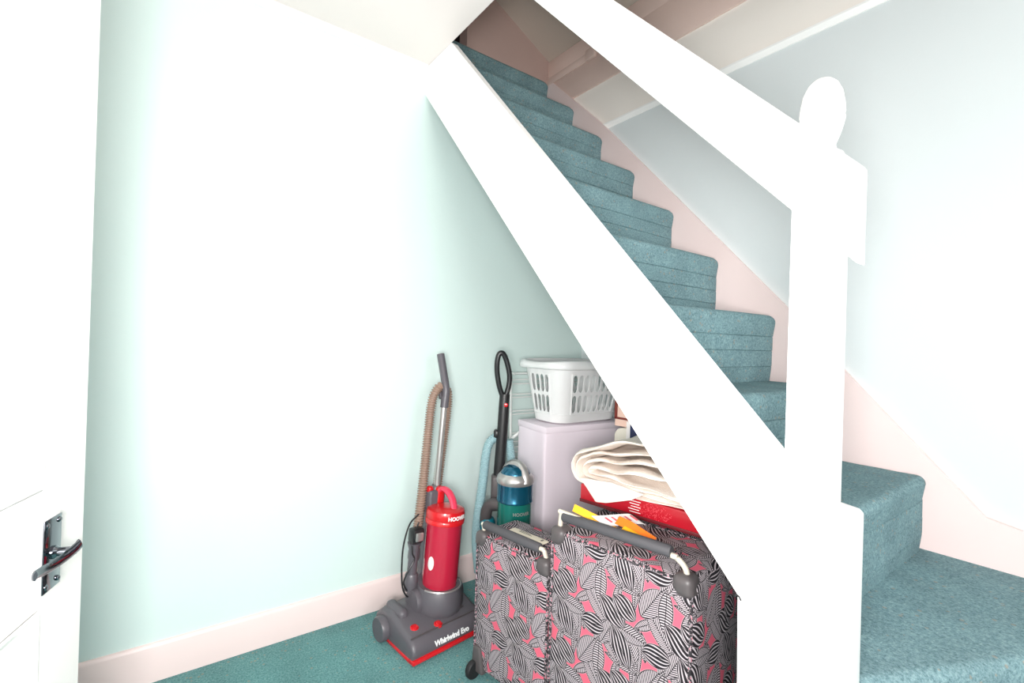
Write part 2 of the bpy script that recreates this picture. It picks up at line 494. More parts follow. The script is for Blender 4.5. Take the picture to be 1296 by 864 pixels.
# wall with the door
DH = Vector((-.129, 1.049, 0)); DD = Vector((math.sin(R(17.8)), math.cos(R(17.8)), 0)); DN = Vector((DD.y, -DD.x, 0))
S0, S1 = -.66, .112
hin = DH + DD*S0                         # hinge
bm = new()
add_box(bm, XD-.10, XD, YR-.10, hin.y-.02, 0, CZ); add_box(bm, XD-.10, XD, hin.y+.80, YL, 0, CZ)
add_box(bm, XD-.10, XD, hin.y-.02, hin.y+.80, 2.03, CZ)
struct(obj('wall_front', bm, M_whitewall, smooth=False))
struct(obj('wall_return', box(XW-.1, XD-.10, YR-.10, YR, 0, CZ), M_whitewall, smooth=False))  # unseen wall of the widening made for the side light
v0, v1, u0, u1 = -2.05, -.75, .65, 2.0
bm = new()
add_box(bm, XW-.10, XW, YB, v0, 0, CZ); add_box(bm, XW-.10, XW, v1, YR-.10, 0, CZ)
add_box(bm, XW-.10, XW, v0, v1, 0, u0); add_box(bm, XW-.10, XW, v0, v1, u1, CZ)
struct(obj('wall_far', bm, M_whitewall, smooth=False))
bm = new()
add_box(bm, XD-.11, XD+.012, hin.y-.08, hin.y-.015, 0, 2.06, .004); add_box(bm, XD-.11, XD+.012, hin.y+.79, hin.y+.86, 0, 2.06, .004)
add_box(bm, XD-.11, XD+.012, hin.y-.08, hin.y+.86, 2.025, 2.09, .004)
struct(obj('trim_3', bm, M_gloss))
struct(obj('baseboard_left', prism([(YL, 0), (YL-.012, 0), (YL-.012, .108), (YL-.009, .117), (YL-.004, .121), (YL, .121)], 'x', XD, XR), M_pink), 'pinkish white skirting board along the mint wall')
wn = bpy.data.objects.new('added_window_2', None); COL.objects.link(wn); struct(wn)  # unseen window added so side light reaches under the stairs
bm = new(); vm_ = (v0+v1)/2
for a in ((v0, v0+.05), (v1-.05, v1), (vm_-.02, vm_+.02)): add_box(bm, XW-.08, XW-.02, a[0], a[1], u0, u1)
add_box(bm, XW-.08, XW-.02, v0, v1, u0, u0+.05); add_box(bm, XW-.08, XW-.02, v0, v1, u1-.05, u1)
obj('window_frame', bm, M_gloss, wn, smooth=False)
obj('pane', box(XW-.052, XW-.048, v0+.05, vm_-.02, u0+.05, u1-.05), M_glass, wn, smooth=False)
obj('pane', box(XW-.052, XW-.048, vm_+.02, v1-.05, u0+.05, u1-.05), M_glass, wn, smooth=False)
obj('window_sill', box(XW-.05, XW+.05, v0-.05, v1+.05, u0-.03, u0, .006), M_gloss, wn)
# cornices
cv = [(YL, CZ), (YL-.026, CZ), (YL-.026, CZ-.004), (YL-.012, CZ-.012), (YL-.006, CZ-.022), (YL, CZ-.022)]
struct(obj('trim_1', prism(cv, 'x', XD, SX-.002), M_gloss), 'slim white cornice above the mint wall')
cv = [(XR, CZ+.004), (XR-.016, CZ+.004), (XR-.016, CZ-.003), (XR-.008, CZ-.012), (XR-.004, CZ-.022), (XR, CZ-.022)]
struct(obj('trim_2', prism(cv, 'y', .10, 2.0), M_gloss), 'slim white cornice on the stair wall')
# pink boards of the upper floor edge on the right wall
bm = box(XR-.012, XR, .12, 2.21, 2.505, 2.705, .002)
struct(obj('trim_4', bm, M_pinkboard), 'dull pink boarding at the upper floor edge')
bm = box(XR-.022, XR-.012, 1.86, 2.21, 2.66, 2.703, .003)
add_box(bm, XR-.034, XR-.012, 1.80, 1.865, 2.655, 2.712, .004)
struct(obj('trim_5', bm, M_pinkboard))
bm = box(XR-.010, XR, .12, 1.86, 2.705, 2.81, .002)
add_box(bm, XR-.010, XR, 1.86, 2.21, 2.712, 2.81, .002)
struct(obj('trim_6', bm, M_pinkboard))
# attic shell over the stairwell
YA = 2.205
bm = new()
add_box(bm, 1.272, XR+.1, YA, YA+.08, 2.60, 3.7)
add_box(bm, .2, 1.272, YA, YA+.08, 3.25, 3.7)
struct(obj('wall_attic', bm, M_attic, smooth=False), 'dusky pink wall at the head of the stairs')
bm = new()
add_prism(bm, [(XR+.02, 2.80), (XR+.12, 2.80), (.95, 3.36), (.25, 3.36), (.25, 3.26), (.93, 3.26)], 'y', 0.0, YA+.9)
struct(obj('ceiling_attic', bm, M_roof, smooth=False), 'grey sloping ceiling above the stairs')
bm = new()
add_box(bm, .2, .3, 0, 3.1, 2.50, 3.4); add_box(bm, .2, XR+.1, 0, .10, 2.50, 3.4)
struct(obj('wall_attic_side', bm, M_attic, smooth=False))
bm = new()
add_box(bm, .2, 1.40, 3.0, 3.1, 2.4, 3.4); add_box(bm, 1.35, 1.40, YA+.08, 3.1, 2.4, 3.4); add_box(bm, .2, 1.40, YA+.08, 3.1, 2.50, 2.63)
struct(obj('wall_upper_room', bm, M_unlit, smooth=False))

# ------------------------------------------------------------------ door (ajar), local frame: x along the leaf, y out to the room, z up
door = bpy.data.objects.new('door_1', None); COL.objects.link(door)
door.location = (DH.x-DN.x*.011, DH.y-DN.y*.011, 0)
door.rotation_euler = (0, 0, math.atan2(DD.y, DD.x))
struct(door, 'white panelled door standing ajar with chrome lever', 'door')
# local y axis = Rz*(0,1) = (-DD.y, DD.x) = -DN ; the room side is local -y
bm = new()
TH = .036
def rail(x0, x1, z0, z1): add_box(bm, x0, x1, 0, TH, z0, z1, .0015, 1)
rail(-.012, S1, 0.006, 1.98); rail(S0, S0+.12, 0.006, 1.98)
for z0, z1 in ((.006, .20), (.655, .845), (1.86, 1.98)): rail(S0+.12, -.012, z0, z1)
obj('door_frame', bm, M_ivory, door)
for z0, z1 in ((.20, .655), (.845, 1.86)):
    obj('door_panel', box(S0+.10, -.002, .012, .026, z0-.01, z1+.01), M_ivory, door, smooth=False)
    # moulding round the panel
    t = new()
    x0, x1 = S0+.12, -.012
    for (a, b) in (((x0, z0), (x1, z0)), ((x1, z0), (x1, z1)), ((x1, z1), (x0, z1)), ((x0, z1), (x0, z0))):
        va = Vector((a[0], 0, a[1])); vb = Vector((b[0], 0, b[1]))
        c = Vector(((x0+x1)/2, 0, (z0+z1)/2)); d = (vb-va).normalized()
        inn = Vector((-d.z, 0, d.x))
        prof = [(0, .000), (.004, -.002), (.014, .005), (.022, .011), (.022, .013), (0, .013)]
        q = []
        for s, base in ((0, va), (1, vb)):
            q.append([t.verts.new(base + inn*p[0] + d*(p[0] if s == 0 else -p[0]) + Vector((0, p[1], 0))) for p in prof])
        for k in range(len(prof)-1): t.faces.new((q[0][k], q[0][k+1], q[1][k+1], q[1][k]))
    obj('moulding', t, M_ivory, door)
hz = .741
obj('backing_block', box(-.031, .0185, -.0085, .002, hz-.060, hz+.059, .0015), M_ivory, door)
pl = obj('door_handle', box(-.029, .018, -.011, -.0085, hz-.058, hz+.057, .0010), M_chrome, door)
pl['label'] = 'polished chrome lever handle on a rectangular plate'
for sx in (-.022, .011):
    for sz in (-.048, .048):
        bm = lathe([(.0045, 0), (.0045, .0008), (.0032, .0022), (.0, .0026)], 14, frame((sx, -.011, hz+sz), (1, 0, 0), (0, 0, 1)))
        obj('screw', bm, M_chrome, pl)
Mh = frame((-.004, -.011, hz), (1, 0, 0), (0, 0, 1))
bm = lathe([(.0105, 0), (.0105, .003), (.0085, .005), (.0068, .007), (.0068, .024), (.006, .030)], 20, Mh)
obj('spindle', bm, M_chrome, pl)
path = catmull([(.002, -.0425, hz+.008), (-.006, -.0415, hz+.005), (-.030, -.0375, hz+.000), (-.060, -.034, hz-.001), (-.085, -.033, hz+.002), (-.099, -.034, hz+.004), (-.104, -.038, hz+.005)], 8)
bm = new()
add_sweep(bm, path, lambda i, t: .0098 - .0030*t, 14, sec=(1.0, .36))
obj('lever', bm, M_chrome, pl)

# ------------------------------------------------------------------ staircase
stair = thing('staircase', 'steep teal carpeted staircase with white stringer, handrail and ball topped newel post', 'staircase', (0, 0, 0))
ny = [.386, .605, .828, 1.059, 1.279, 1.508, 1.729, 1.952, 2.187]
nz = [.747, .990, 1.231, 1.475, 1.716, 1.956, 2.199, 2.434, 2.677]
bases = [.526] + nz[:-1]
back = ny[1:] + [2.21]
def step_bm(i):
    y0, z1, zb, yb = ny[i], nz[i], bases[i], back[i]
    t = .024
    jit = lambda: random.uniform(-.0015, .0015)
    out = [(y0+.010, zb-.002)]
    h = z1-.022-zb
    for k in range(1, 4):                       # creases across the riser
        zz = zb + h*k/4 + jit()*2
        out += [(y0+.0045, zz-.0022), (y0+.0075, zz), (y0+.0045, zz+.0022)]
    for a in range(0, 7):                       # rounded nosing
        an = PI - a*PI/12
        out.append((y0+.018+.021*math.cos(an), z1-.021+.021*math.sin(an)))
    for k in range(1, 4):
        out.append((y0+.02+(yb-y0-.02)*k/4, z1 - .001*(k % 2) ))
    out.append((yb+.012, z1))
    inn = [(yb+.012, z1-t), (y0+t+.012, z1-t), (y0+t+.012, zb-.002)]
    pts = out + inn
    bm = new()
    xs = [.905, .965, .967, 1.0, 1.15, 1.3, 1.45, 1.6, 1.75, 1.80, 1.825, 1.838]
    rows = []
    for x in xs:
        e = max(0, (x-1.80)/.038)
        rows.append([bm.verts.new((x, p[0]+ (.010*e*e if j < len(out)-4 else 0) + .0012*math.sin(x*9+i*2+j*.3), p[1] - (.008*e*e if j > 9 and j < len(out) else 0) + .001*math.sin(x*7+i))) for j, p in enumerate(pts)])
    n = len(pts)
    for v in rows[0]+rows[1]:                   # underside trimmed flush with the stringer's lower edge
        v.co.z = max(v.co.z, 1.099+1.076*(v.co.y-.882)+.004)
    for a, b in zip(rows[:-1], rows[1:]):
        for k in range(n): bm.faces.new((a[k], a[(k+1) % n], b[(k+1) % n], b[k]))
    bm.faces.new(rows[0]); bm.faces.new(rows[-1][::-1])
    return bm
for i in range(9):
    obj('carpeted_step', step_bm(i), M_carps, stair, angle=30)
# two winders at the foot
def winder(poly, zt, zb, name='carpeted_winder', front=()):
    bm = new()
    lo = [bm.verts.new((x, y, zb)) for x, y in poly]; hi = [bm.verts.new((x, y, zt)) for x, y in poly]
    n = len(poly)
    bm.faces.new(lo[::-1]); bm.faces.new(hi)
    for k in range(n): bm.faces.new((lo[k], lo[(k+1) % n], hi[(k+1) % n], hi[k]))
    bm.edges.ensure_lookup_table()
    es = [e for e in bm.edges if all(abs(v.co.z-zt) < 1e-6 for v in e.verts)
          and tuple(sorted(poly.index((round(v.co.x, 6), round(v.co.y, 6))) for v in e.verts)) in front]
    bevel(bm, .022, 5, es)
    return obj(name, bm, M_carps, stair, angle=50)
P1 = [(.93, .405), (.93, .322), (1.838, -.10), (1.838, .405)]
winder(P1, .526, .262, front=((1, 2),))
P2 = [(.93, .330), (.90, .262), (1.10, -.42), (1.838, -.80), (1.838, -.09)]
winder(P2, .266, .0, front=((1, 2), (2, 3)))
# stringer and the panel below it (one white board)
poly = [(.375, 0), (.438, 0), (.452, .643), (.882, 1.099), (YL, 2.147), (YL, CZ), (1.640, CZ), (.375, .912)]
obj('stringer', prism(poly, 'x', SX, .906, .0015, 1), M_gloss, stair, smooth=False)
# wall string, pinkish
ws = [(-.9, .355), (-.75, .645), (.192, .645), (.262, .660), (.605, 1.040), (.804, 1.272), (1.737, 2.269), (2.20, 2.71), (2.20, 2.30), (.95, .97), (.40, .40), (-.05, .50), (-.10, .2), (-.9, .0)]
obj('wall_string', prism(ws, 'x', 1.836, XR), M_pink, stair, smooth=False)
# newel post
bm = new()
add_box(bm, SX, .943, .3105, .377, 0, 1.425, .003, 2)
nw = obj('newel_post', bm, M_gloss, stair)
Mn = T(.910, .345, 0)
prof = [(.036, 1.424), (.037, 1.430), (.033, 1.440), (.024, 1.446), (.021, 1.456), (.024, 1.464), (.029, 1.478), (.033, 1.494), (.0345, 1.502), (.0332, 1.508), (.0345, 1.512), (.033, 1.528), (.030, 1.546), (.023, 1.562), (.014, 1.571), (.003, 1.574)]
obj('ball_finial', lathe(prof, 36, Mn), M_gloss, nw)
# short board up the side of the newel
bm = new()
add_prism(bm, [(.2765, 0), (.312, 0), (.312, .846), (.284, .843), (.2775, .837)], 'x', SX, .943, .002, 2)
obj('side_board', bm, M_gloss, stair)
# handrail board
def rl(y): return 1.354 + 1.056*(y-.383)
def ru(y): return 1.487 + 1.056*(y-.360)
ye = 1.36
poly = [(.2755, rl(.2755)), (ye, rl(ye)), (ye, ru(ye)), (.2755, ru(.2755))]
obj('handrail', prism(poly, 'x', SX-.004, .910, .004, 2), M_gloss, stair)
bm = sweep(catmull([(.8745, .4545, .640), (.871, .452, .645), (.868, .444, .646), (.868, .440, .640)], 5), .0016, 8)
obj('wire_hook', bm, M_black, stair)

# ------------------------------------------------------------------ suitcases (local: x along the handle face left to right, y into the depth, z up)
def uv_box(bm, off=(0, 0)):
    uv = bm.loops.layers.uv.verify()
    for f in bm.faces:
        n = f.normal
        ax = max(range(3), key=lambda k: abs(n[k]))
        for l in f.loops:
            c = l.vert.co
            if ax == 0: l[uv].uv = (c.y+off[0]+.9, c.z+off[1])
            elif ax == 1: l[uv].uv = (c.x+off[0], c.z+off[1])
            else: l[uv].uv = (c.x+off[0]+.17, c.y+off[1]+.6)

def suitcase(label, loc, rotz, W, D, H, off, big):
    s = thing('suitcase', label, 'suitcase', loc, rotz, 'leaf print suitcases')
    w = W/2
    bm = new()
    add_box(bm, -w, w, 0, D, .030, H)
    # rounded corners, soft sides
    ve = [e for e in bm.edges if abs(e.verts[0].co.z-e.verts[1].co.z) > .1]
    bevel(bm, .022, 4, ve)
    te = [e for e in bm.edges if all(v.co.z > H-.001 for v in e.verts)] + [e for e in bm.edges if all(v.co.z < .031 for v in e.verts)]
    bevel(bm, .014, 3, te)
    bmesh.ops.subdivide_edges(bm, edges=[e for e in bm.edges if e.calc_length() > .1], cuts=7, use_grid_fill=True)
    for v in bm.verts:
        c = v.co
        fx = 1-min(1, abs(c.x)/w)**2; fz = 1-min(1, abs(c.z-(H+.03)/2)/((H-.03)/2))**2; fy = 1-min(1, abs(c.y-D/2)/(D/2))**2
        if c.y < .003: c.y -= .004*fx*fz + .001*math.sin(c.z*40+c.x*30)
        if c.z > H-.003: c.z += .007*fx*fy + .0015*math.sin(c.x*35+c.y*28)
        if abs(c.x) > w-.003: c.x += math.copysign(.005*fy*fz, c.x)
    bm.normal_update(); uv_box(bm, off)
    obj('body', bm, M_leaf, s, angle=60)
    # piping round the face
    def loop(y, ins):
        pts = []
        x0, x1, z0, z1 = -w+ins, w-ins, .034+ins, H-ins
        r = .018
        for cx, cz, a0 in ((x1-r, z1-r, 0), (x0+r, z1-r, 90), (x0+r, z0+r, 180), (x1-r, z0+r, 270)):
            for k in range(5):
                a = R(a0+90*k/4); pts.append(Vector((cx+r*math.cos(a), y, cz+r*math.sin(a))))
        return resample(pts+[pts[0]], .012)[:-1]
    obj('piping', sweep(loop(.004, .006), .0042, 8, True), M_trimcord, s)
    obj('piping', sweep(loop(D*.72, .0015), .0035, 8, True), M_trimcord, s)
    # corner sockets, tube and grip of the pull handle
    for sg in (-1, 1):
        t = new()
        add_box(t, -.025, .025, -.010, .046, -.036, .014, .017, 5)
        for v in t.verts:
            if v.co.z < -.02: v.co.x = v.co.x*(1-.30*min(1, (-.02-v.co.z)/.025)) + sg*.004
        xform(t, T(sg*(w-.026), .000, H-.004))
        obj('handle_socket', t, M_socket, s)
    gh = .040 if big else .030
    gl = w - (.036 if big else .030); gw = w - (.060 if big else .046)
    tube = [(-(w-.022), .016, H-.004), (-(w-.023), .015, H+gh*.45), (-(gl+.008), .013, H+gh*.93+(.008 if big else 0)), (-gl, .012, H+gh+(.010 if big else 0)), (0, .012, H+gh+(.004 if big else 0)), (gw, .012, H+gh), (gw+.014, .012, H+gh*.94), (w-.028, .014, H+gh*.55), (w-.021, .016, H-.004)]
    obj('handle_tube', sweep(catmull(tube, 6), .0068, 12), M_tube, s)
    g = lathe([(.0120, -gl), (.0142, -gl+.004), (.0142, gw-.004), (.0120, gw)], 22, frame((0, .012, H+gh+(.004 if big else 0)), (0, 1, 0), (-.028 if big else 0, 0, 1)))
    obj('handle_grip', g, M_grip, s)
    # wheels with guards at the lower corners
    for sg in (-1, 1):
        t = box(-.028, .028, -.012, .05, .022, .105, .008, 3)
        for v in t.verts:
            if v.co.z > .06: v.co.x = v.co.x*(1-.5*(v.co.z-.06)/.045) + sg*.004
        xform(t, T(sg*(w-.034), 0, 0)); obj('wheel_guard', t, M_socket, s)
        t = lathe([(.008, -.010), (.026, -.010), (.029, -.006), (.029, .006), (.026, .010), (.008, .010)], 24, frame((sg*(w-.022), -.014, .0295), (0, 1, 0), (0, 0, 1)))
        obj('wheel', t, M_rubber, s)
    return s, w

small, sw = suitcase('smaller pink suitcase with black and white leaf print, next to the red vacuum cleaner', (.884, 1.170, 0), R(-81), .318, .19, .468, (.03, .02), False)
large, lw = suitcase('larger pink suitcase with black and white leaf print, under the red box', (.931, .798, 0), R(-81.7), .416, .335, .580, (.41, .57), True)
# cream tag sleeves on the tops
def tagsleeve(par, H, x0, x1, y, txt):
    t = box(x0, x1, y-.013, y+.013, H+.008, H+.0165, .004, 3)
    g = obj('luggage_label', t, M_cream_lab, par)
    for k, ln in enumerate((.045, .055)):
        obj('print_line', box(x0+.035, x0+.035+ln, y+.004-.007*k, y+.006-.007*k, H+.0163, H+.0170), M_ink, g, smooth=False)
    obj('lettering', xform(text_bm(txt, .017, .0003, .0004), frame((x1-.016, y-.002, H+.0166), (1, 0, 0), (0, 1, 0))), M_ink, g, smooth=False)
    for e in (x0-.008, x1+.008):
        obj('strap', box(e-.012, e+.012, y-.015, y+.015, H+.003, H+.012, .004, 2), M_trimcord, g)
tagsleeve(small, .468, -.075, .075, .085, 'II')
tagsleeve(large, .580, -.03, .105, .105, 'II')
# airline paper tag and coloured ribbons on the large one
def strip(pts, wid, th, axis):
    """flat band along a path, width along axis"""
    bm = new(); P = catmull(pts, 6); ax = Vector(axis).normalized(); rows = []
    for i, p in enumerate(P):
        d = (P[min(i+1, len(P)-1)]-P[max(0, i-1)]).normalized(); n = d.cross(ax).normalized()
        rows.append([bm.verts.new(p+ax*wid*a+n*th*b) for a, b in ((-.5, -.5), (.5, -.5), (.5, .5), (-.5, .5))])
    for a, b in zip(rows[:-1], rows[1:]):
        for k in range(4): bm.faces.new((a[k], a[(k+1) % 4], b[(k+1) % 4], b[k]))
    bm.faces.new(rows[0]); bm.faces.new(rows[-1][::-1])
    return bm
HL_ = .580
o = obj('ribbon', strip([(-.155, .034, HL_+.064), (-.11, .038, HL_+.056), (-.06, .044, HL_+.046), (-.02, .05, HL_+.030)], .020, .0016, (0, .5, .85)), M_yellow, large); o['label'] = 'amber yellow ribbon'
o = obj('ribbon', strip([(-.020, .044, HL_+.066), (.008, .055, HL_+.058), (.040, .060, HL_+.046), (.080, .058, HL_+.036)], .026, .0016, (0, .8, .5)), M_orange, large); o['label'] = 'orange ribbon'
o = obj('ribbon', strip([(.005, .034, HL_+.056), (.05, .040, HL_+.044), (.09, .042, HL_+.034)], .014, .0014, (0, .9, .3)), M_yellow, large); o['label'] = 'amber yellow ribbon'
pt = obj('paper_tag', strip([(-.070, .030, HL_+.052), (-.050, .050, HL_+.054), (-.028, .080, HL_+.056), (-.008, .112, HL_+.056), (-.004, .126, HL_+.050)], .048, .0014, (1, -.15, -.25)), M_paper, large); pt['label'] = 'white paper tag with red print'
for k in range(5):
    a = .28 + k*.11
    y = .050+.055*k/4*1.1; x = -.050 + .04*k/4
    obj('print_mark', strip([(x-.012, y+.002, HL_+.0580+.0006*k), (x+.012, y-.002, HL_+.0535+.0006*k)], .0055, .0016, (.25, 1, .08)), M_tagred, pt, smooth=False)

# ------------------------------------------------------------------ red upright vacuum cleaner (local: x right, -y front, z up)
vac = thing('vacuum_cleaner', 'red and graphite upright vacuum cleaner with taupe hose, standing by the mint wall', 'vacuum', (.848, 1.600, 0), R(7))
hd = new()
# floor head: side profile swept across the width, rounded at the ends
prof = [(-.120, .014), (-.126, .030), (-.124, .050), (-.112, .068), (-.090, .079), (-.055, .085), (-.01, .100), (.04, .112), (.10, .108), (.135, .080), (.14, .014)]
xs = [(-.157, .80), (-.152, .93), (-.140, 1.0), (-.07, 1.01), (0, 1.02), (.07, 1.01), (.140, 1.0), (.152, .93), (.157, .80)]
rows = []
for x, s in xs:
    rows.append([hd.verts.new((x, .01+(y-.01)*(.90+.10*s), .014+(z-.014)*s)) for y, z in prof])
for a, b in zip(rows[:-1], rows[1:]):
    for k in range(len(prof)): hd.faces.new((a[k], a[(k+1) % len(prof)], b[(k+1) % len(prof)], b[k]))
hd.faces.new(rows[0]); hd.faces.new(rows[-1][::-1])
head = obj('floor_head', hd, M_vgrey, vac, angle=50)
bm = new()
add_box(bm, -.160, .160, -.132, -.10, .006, .021, .004, 2); add_box(bm, -.160, -.150, -.12, .10, .006, .018, .003); add_box(bm, .150, .160, -.12, .10, .006, .018, .003)
obj('bumper_strip', bm, M_vred, head)
obj('nose_line', box(-.150, .150, -.100, -.094, .0765, .0800, .0015), M_socket, head)
obj('lettering', xform(text_bm('Whirlwind Evo', .0245, .0008, .0009, .1), frame((.004, -.1265, .043), (1, 0, 0), (0, .35, .94))), M_white_txt, head, smooth=False)
for bx, by, bz in ((-.110, -.056, .0835), (-.030, -.086, .0795)):
    t = lathe([(.016, -.004), (.016, .002), (.013, .004), (.0115, .003), (.010, .008), (.0, .009)], 20, frame((bx, by, bz), (1, 0, 0), (0, .95, .25)))
    obj('pedal', t, M_vred, head)
obj('label_recess', box(.010, .105, -.062, -.045, .081, .0885, .003), M_socket, head)
for sx in (-1, 1):
    t = lathe([(.012, -.016), (.040, -.016), (.044, -.010), (.044, .010), (.038, .016), (.014, .018)], 26, frame((sx*.166, .075, .045), (0, 1, 0), (0, 0, 1)))
    obj('wheel', t, M_vgrey, vac)
    t = box(-.02, .02, -.045, .07, .06, .125, .018, 4); xform(t, T(sx*.118, .04, 0)); obj('side_hump', t, M_vgrey, head)
BX, BY = .034, .010
LEAN = Matrix.Translation((BX, BY, .11)) @ Matrix.Rotation(R(1.0), 4, 'X') @ Matrix.Rotation(R(3.4), 4, 'Y') @ Matrix.Translation((0, 0, -.11))
def vobj(name, bm, m, par=None, **k): return obj(name, xform(bm, LEAN), m, par or vac, **k)
# yoke and cup
bm = lathe([(.072, .066), (.088, .078), (.095, .105), (.093, .135), (.086, .165), (.083, .172), (.074, .172)], 40)
for v in bm.verts: v.co.z += .022*max(0, v.co.y/.09) if v.co.z > .12 else 0
yoke = vobj('yoke', bm, M_vgrey)
bm = new(); add_sweep(bm, [Vector((.0825*math.cos(a), .0825*math.sin(a), .172+.022*max(0, math.sin(a))*.9)) for a in [R(-165+150*k/20) for k in range(21)]], .0035, 8)
vobj('silver_rim', bm, M_silver)
for sx in (-1, 1):
    t = lathe([(.028, -.014), (.046, -.012), (.048, .0), (.042, .014), (.02, .017)], 24, frame((sx*.092, .02, .118), (0, 1, 0), (0, 0, sx)))
    vobj('pivot', t, M_vgrey)
# dust container
vobj('dust_container', lathe([(.062, .150), (.067, .160), (.0685, .20), (.0695, .395), (.070, .412)], 40), M_vclear)
vobj('container_ring', lathe([(.0695, .158), (.0705, .160), (.0705, .168), (.0695, .170)], 40), M_vred)
lid = vobj('container_lid', lathe([(.068, .404), (.0755, .408), (.0755, .420), (.073, .424), (.0745, .428), (.0745, .446), (.071, .456), (.055, .464), (.028, .468), (.002, .469)], 40), M_vred)
t = text_bm('HOOVER', .0200, .0006, .0008)
for v in t.verts:
    a = R(-87) + v.co.x/.0748; rr = .0750 + v.co.z
    v.co = Vector((rr*math.cos(a), rr*math.sin(a), .4365+v.co.y))
vobj('lettering', t, M_white_txt, lid, smooth=False)
t = lathe([(.0175, 0), (.0175, .0012), (.016, .0018), (.0, .0018)], 24)
for v in t.verts:
    a = R(-160) + v.co.x*.72/.0700; v.co = Vector(((.0698+v.co.z)*math.cos(a), (.0698+v.co.z)*math.sin(a), .268+v.co.y*1.45))
o = vobj('sticker', t, M_paper); o['label'] = 'white oval sticker'
pa = catmull([(-.004, .054, .505), (.004, .034, .521), (.010, .006, .514), (.012, -.022, .490), (.010, -.042, .458)], 8)
vobj('container_handle', sweep(pa, lambda i, t: .0125+.002*math.sin(t*PI), 12, sec=(.75, 1.15)), M_vpink)
# spine behind
bm = new(); add_box(bm, -.036, .036, .066, .110, .100, .50, .012, 3)
add_box(bm, -.050, .024, .040, .098, .420, .515, .010, 3)
vobj('spine', bm, M_vgrey)
bm = new(); add_box(bm, -.050, -.026, .050, .078, .500, .530, .010, 3); vobj('release_catch', bm, M_vred)
bm = new(); add_box(bm, -.018, .020, .036, .070, .458, .528, .012, 3); vobj('lid_latch', bm, M_vred)
vobj('wand_socket', lathe([(.022, .480), (.024, .496), (.020, .522), (.0165, .528)], 22, T(-.006, .070, 0)), M_vgrey)
vobj('wand_tube', lathe([(.0125, .52), (.0125, .845)], 20, T(-.002, .070, 0)), M_silver)
pa = catmull([(-.001, .070, .835), (.000, .070, .870), (.001, .070, .900), (.000, .078, .930), (-.002, .095, .975), (-.006, .120, 1.045)], 8)
vobj('wand_grip', sweep(pa, lambda i, t: .0165 if t < .25 else .0155, 16), M_vgrey)
bm = new(); add_sweep(bm, catmull([(-.014, .080, .870), (-.008, .094, .895), (0, .098, .905), (.008, .090, .895)], 5), .008, 10)
vobj('hose_hook', bm, M_vgrey)
# hose
pa = [(-.082, .065, .270), (-.076, .070, .34), (-.064, .078, .48), (-.056, .086, .62), (-.050, .092, .76), (-.047, .094, .83), (-.040, .092, .880), (-.016, .090, .915), (.014, .088, .905), (.028, .090, .865), (.030, .094, .76), (.026, .098, .64), (.022, .100, .50), (.018, .100, .40)]
vobj('hose', ribbed(pa, .0192, .0095, .30, 14), M_hose1)
vobj('hose_cuff', lathe([(.021, .255), (.023, .262), (.023, .285), (.0205, .300)], 20, T(-.083, .066, 0)), M_vgrey)
bm = new(); add_sweep(bm, catmull([(-.094, .052, .165), (-.096, .050, .20), (-.096, .050, .285), (-.098, .048, .33)], 6), lambda i, t: .019 if t < .75 else .019+.008*(t-.75)*4, 16, sec=(.9, 1.0))
vobj('crevice_tool', bm, M_vgrey)
bm = new(); add_box(bm, -.122, -.074, .020, .062, .332, .385, .008, 2)
o = vobj('tool_clip', bm, M_black)
bm = new(); add_box(bm, -.114, -.082, .012, .022, .342, .374, .004, 2); vobj('clip_face', bm, M_silver, o)
vobj('tool_cuff', lathe([(.024, .150), (.025, .155), (.025, .205), (.021, .212)], 20, T(-.095, .052, 0)), M_vgrey)
pa = catmull([(-.085, .055, .43), (-.125, .050, .40), (-.150, .040, .33), (-.152, .035, .25), (-.142, .035, .18), (-.120, .040, .140), (-.10, .045, .125)], 8)
vobj('power_cord', sweep(pa, .0032, 8), M_black)
pa = catmull([(-.085, .050, .40), (-.112, .040, .35), (-.116, .030, .30), (-.104, .030, .272), (-.125, .030, .235), (-.138, .035, .195), (-.118, .040, .158), (-.10, .045, .16)], 8)
vobj('power_cord', sweep(pa, .0030, 8), M_black)

# ------------------------------------------------------------------ teal upright vacuum cleaner behind
v2 = thing('vacuum_cleaner', 'teal and silver upright vacuum cleaner with black loop handle, behind the smaller suitcase', 'vacuum', (1.165, 1.560, 0), R(-35))
def tobj(name, bm, m, par=None, **k): return obj(name, bm, m, par or v2, **k)
bm = new(); add_prism(bm, [(-.150, .012), (-.152, .045), (-.12, .070), (-.03, .095), (.06, .105), (.10, .09), (.11, .012)], 'x', -.07, .07, .008, 3)
tobj('floor_head', bm, M_black)
for sx in (-1, 1):
    tobj('wheel', lathe([(.01, -.012), (.038, -.012), (.041, -.006), (.041, .006), (.036, .012)], 22, frame((sx*.074, .07, .042), (0, 1, 0), (0, 0, 1))), M_rubber)
bm = new(); add_box(bm, -.040, .040, .015, .085, .085, .54, .014, 3); add_box(bm, -.075, .075, -.08, .07, .085, .20, .02, 3)
tobj('body', bm, M_black)
CX, CY = .022, -.060
tobj('dust_canister', lathe([(.060, .195), (.064, .205), (.067, .30), (.069, .455)], 36, T(CX, CY, .025)), M_tealclear)
tobj('canister_band', lathe([(.0695, .450), (.0725, .453), (.0725, .458), (.071, .461), (.071, .515), (.0715, .522), (.069, .528)], 36, T(CX, CY, .025)), M_tealmetal)
ring = tobj('canister_collar', lathe([(.0705, .520), (.0735, .524), (.0745, .536), (.0725, .546), (.064, .558), (.060, .561), (.056, .556)], 36, T(CX, CY, .025)), M_silver)
tobj('canister_dome', lathe([(.060, .548), (.058, .565), (.048, .580), (.030, .590), (.0, .594)], 32, T(CX, CY, .025)), M_tealmetal)
